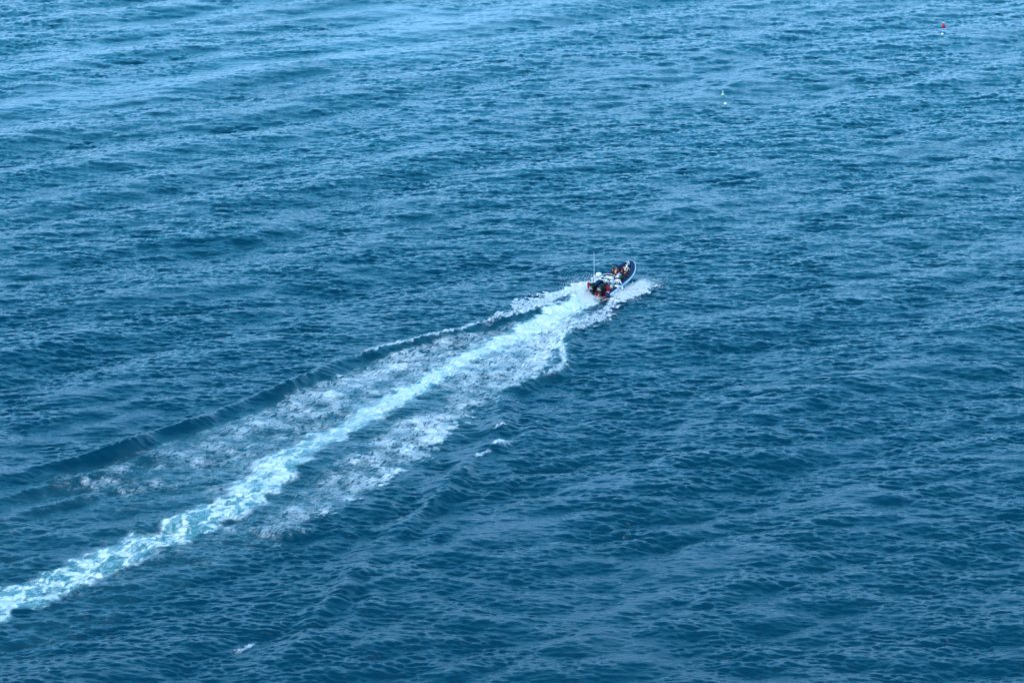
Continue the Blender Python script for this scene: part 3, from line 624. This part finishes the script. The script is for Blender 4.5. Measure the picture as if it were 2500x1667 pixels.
person(5.65, -.05, .74, -15, 'person with black hair and black jacket beside the cream hooded passenger', 'dark', 'dark', 'hairb', lean=.4, sc_=1.05)
person(4.95, -.99, .80, 10, 'person in maroon jacket beside the starboard tube near the bow', 'maroon', 'maroon', 'hairb', lean=.3)
person(5.55, .62, .82, 5, 'person in black clothes and black hair against the port tube', 'dark', 'dark', 'hairb', lean=.25)
person(4.1, -1.12, .80, 0, 'person in black jacket in front of the white capped person', 'dark', 'dark', 'hairb', lean=.35)
person(3.45, -.98, .82, 10, 'person in dark green jacket just ahead of the white capped person', 'teal', 'dark', 'hairn', lean=.3)
person(3.0, -.62, .82, -5, 'person in purple jacket and red life vest right behind the windscreen rail', 'purple', 'dark', 'hairb', vest='redcloth', lean=.15)
person(3.3, .12, .80, 0, 'person in purple jacket behind the left half of the windscreen', 'purple', 'dark', 'hairn', lean=.2)
person(4.4, .55, .80, 5, 'person in black jacket bent low between the windscreen and the fair haired person', 'dark', 'dark', 'hairb', lean=.45, sc_=.95)

# ------------------------------------------------------------------ buoys
def wz(x, y):
    i = np.argmin((X - x) ** 2 + (Y - y) ** 2); return float(Z[i])
def buoy(name, x, y, lab, parts, cat='buoy'):
    r0 = bpy.data.objects.new(name, None); C.objects.link(r0); r0.location = (x, y, wz(x, y)); tag(r0, lab, cat)
    for nm, m, fn in parts:
        b = MB(); fn(b); b.build(nm, m, r0)
    return r0
buoy('mooring_buoy', 74.5, 443.4, 'round red buoy floating upper right beyond the small white float', [
    ('float_ball', M['redb'], lambda b: b.lathe([(.05, -.2), (.22, -.12), (.30, .04), (.32, .2), (.28, .36), (.17, .48), (.06, .54)], n=20)),
    ('collar', M['rubber'], lambda b: b.lathe([(.10, .46), (.15, .48), (.15, .56), (.09, .58)], n=16)),
    ('top_ring', M['white'], lambda b: b.tube([(.09 * math.cos(a), 0, .64 + .09 * math.sin(a)) for a in [2 * math.pi * k / 14 for k in range(15)]], .03, 8, False))])
buoy('pickup_float', 72.8, 434.0, 'small white float just in front of the round red buoy', [
    ('float_ball', M['white'], lambda b: b.lathe([(.05, -.12), (.17, -.06), (.21, .06), (.18, .18), (.08, .26)], n=18)),
    ('collar', M['rubber'], lambda b: b.lathe([(.05, .24), (.07, .25), (.07, .31), (.04, .32)], n=12))])
buoy('marker_buoy', 31.9, 385.5, 'pale green pointed marker buoy standing upright with a short mast', [
    ('cone_float', M['yel'], lambda b: b.lathe([(.10, -.2), (.26, -.02), (.24, .14), (.12, .34), (.06, .5)], n=18)),
    ('mast', M['white'], lambda b: b.tube([(0, 0, .45), (-.02, 0, .6), (-.03, 0, .75)], [.05, .035, .02], 8)),
    ('flag', M['white'], lambda b: b.box((.02, 0, .58), (.10, .02, .16), bev=.005, top=.3))])
buoy('pickup_float', 31.8, 379.3, 'small white float with a dark stick in front of the pale green marker buoy', [
    ('float_ball', M['white'], lambda b: b.lathe([(.05, -.12), (.17, -.06), (.22, .07), (.18, .2), (.08, .27)], n=18)),
    ('stick', M['rubber'], lambda b: b.tube([(.0, 0, .24), (-.10, 0, .5), (-.22, .02, .82)], [.03, .025, .02], 8))])

# ------------------------------------------------------------------ spray thrown up by the hull and propellers
def spray():
    r = np.random.default_rng(5); P = []
    def cloud_(n, f):
        for _ in range(n):
            p = f()
            if p is not None: P.append(p)
    def bowsheet(s):
        def f():
            a = r.random(); x = -7.3 + 7.6 * a ** .8                        # metres astern (negative is ahead)
            o_ = 1.5 + abs(r.normal(0, .9)) * (1.0 + .2 * a) + (.5 if s > 0 else .2)
            o_ = min(o_, 4.9 + r.normal(0, .35)); zz = (.30 + .55 * r.random() ** 1.5) * math.exp(-(o_ - 1.6) * .75) * (1.0 if s > 0 else .9)
            if s > 0 and x < -5: o_ += .3
            return x, s * o_, zz + .08, .012 + .03 * r.random() ** 2
        return f
    cloud_(4200, bowsheet(1)); cloud_(3600, bowsheet(-1))
    cloud_(5200, lambda: (.3 + abs(r.normal(0, .9)), -.9 + r.normal(0, .34), abs(r.normal(0, .34)) * 1.0 + .05, .012 + .028 * r.random() ** 2))
    cloud_(3500, lambda: (1.0 + abs(r.normal(0, 1.6)), -.2 + r.normal(0, .7), abs(r.normal(0, .14)) + .1, .012 + .03 * r.random() ** 2))
    cloud_(900, lambda: (-5.5 + r.normal(0, 1.6), 3.9 + r.normal(0, .9), .3 + abs(r.normal(0, .35)), .010 + .015 * r.random()))
    cloud_(700, lambda: (-2 + r.normal(0, 1.8), -3.6 + r.normal(0, .8), .3 + abs(r.normal(0, .4)), .010 + .015 * r.random()))
    P = np.array(P); n = len(P)
    gx = O0[0] - P[:, 0] * wf[0] + P[:, 1] * wr[0]; gy = O0[1] - P[:, 0] * wf[1] + P[:, 1] * wr[1]
    base = np.array([[1, 0, 0], [-1, 0, 0], [0, 1, 0], [0, -1, 0], [0, 0, 1], [0, 0, -1]], float)
    fc = np.array([[0, 2, 4], [2, 1, 4], [1, 3, 4], [3, 0, 4], [2, 0, 5], [1, 2, 5], [3, 1, 5], [0, 3, 5]])
    co = np.stack([gx, gy, P[:, 2]], 1)[:, None] + base[None] * P[:, 3][:, None, None] * r.uniform(.6, 1.4, (n, 6, 1))
    me = bpy.data.meshes.new('spray'); F = (fc[None] + 6 * np.arange(n)[:, None, None]).reshape(-1, 3)
    me.vertices.add(6 * n); me.vertices.foreach_set('co', co.astype(np.float32).ravel()); me.loops.add(F.size); me.loops.foreach_set('vertex_index', F.astype(np.int32).ravel())
    me.polygons.add(len(F)); me.polygons.foreach_set('loop_start', np.arange(0, F.size, 3, dtype=np.int32)); me.update(calc_edges=True)
    o = link('spray', me, M['foamw']); tag(o, 'white spray thrown up along both sides and the stern of the boat', 'spray', kind='stuff')
spray()
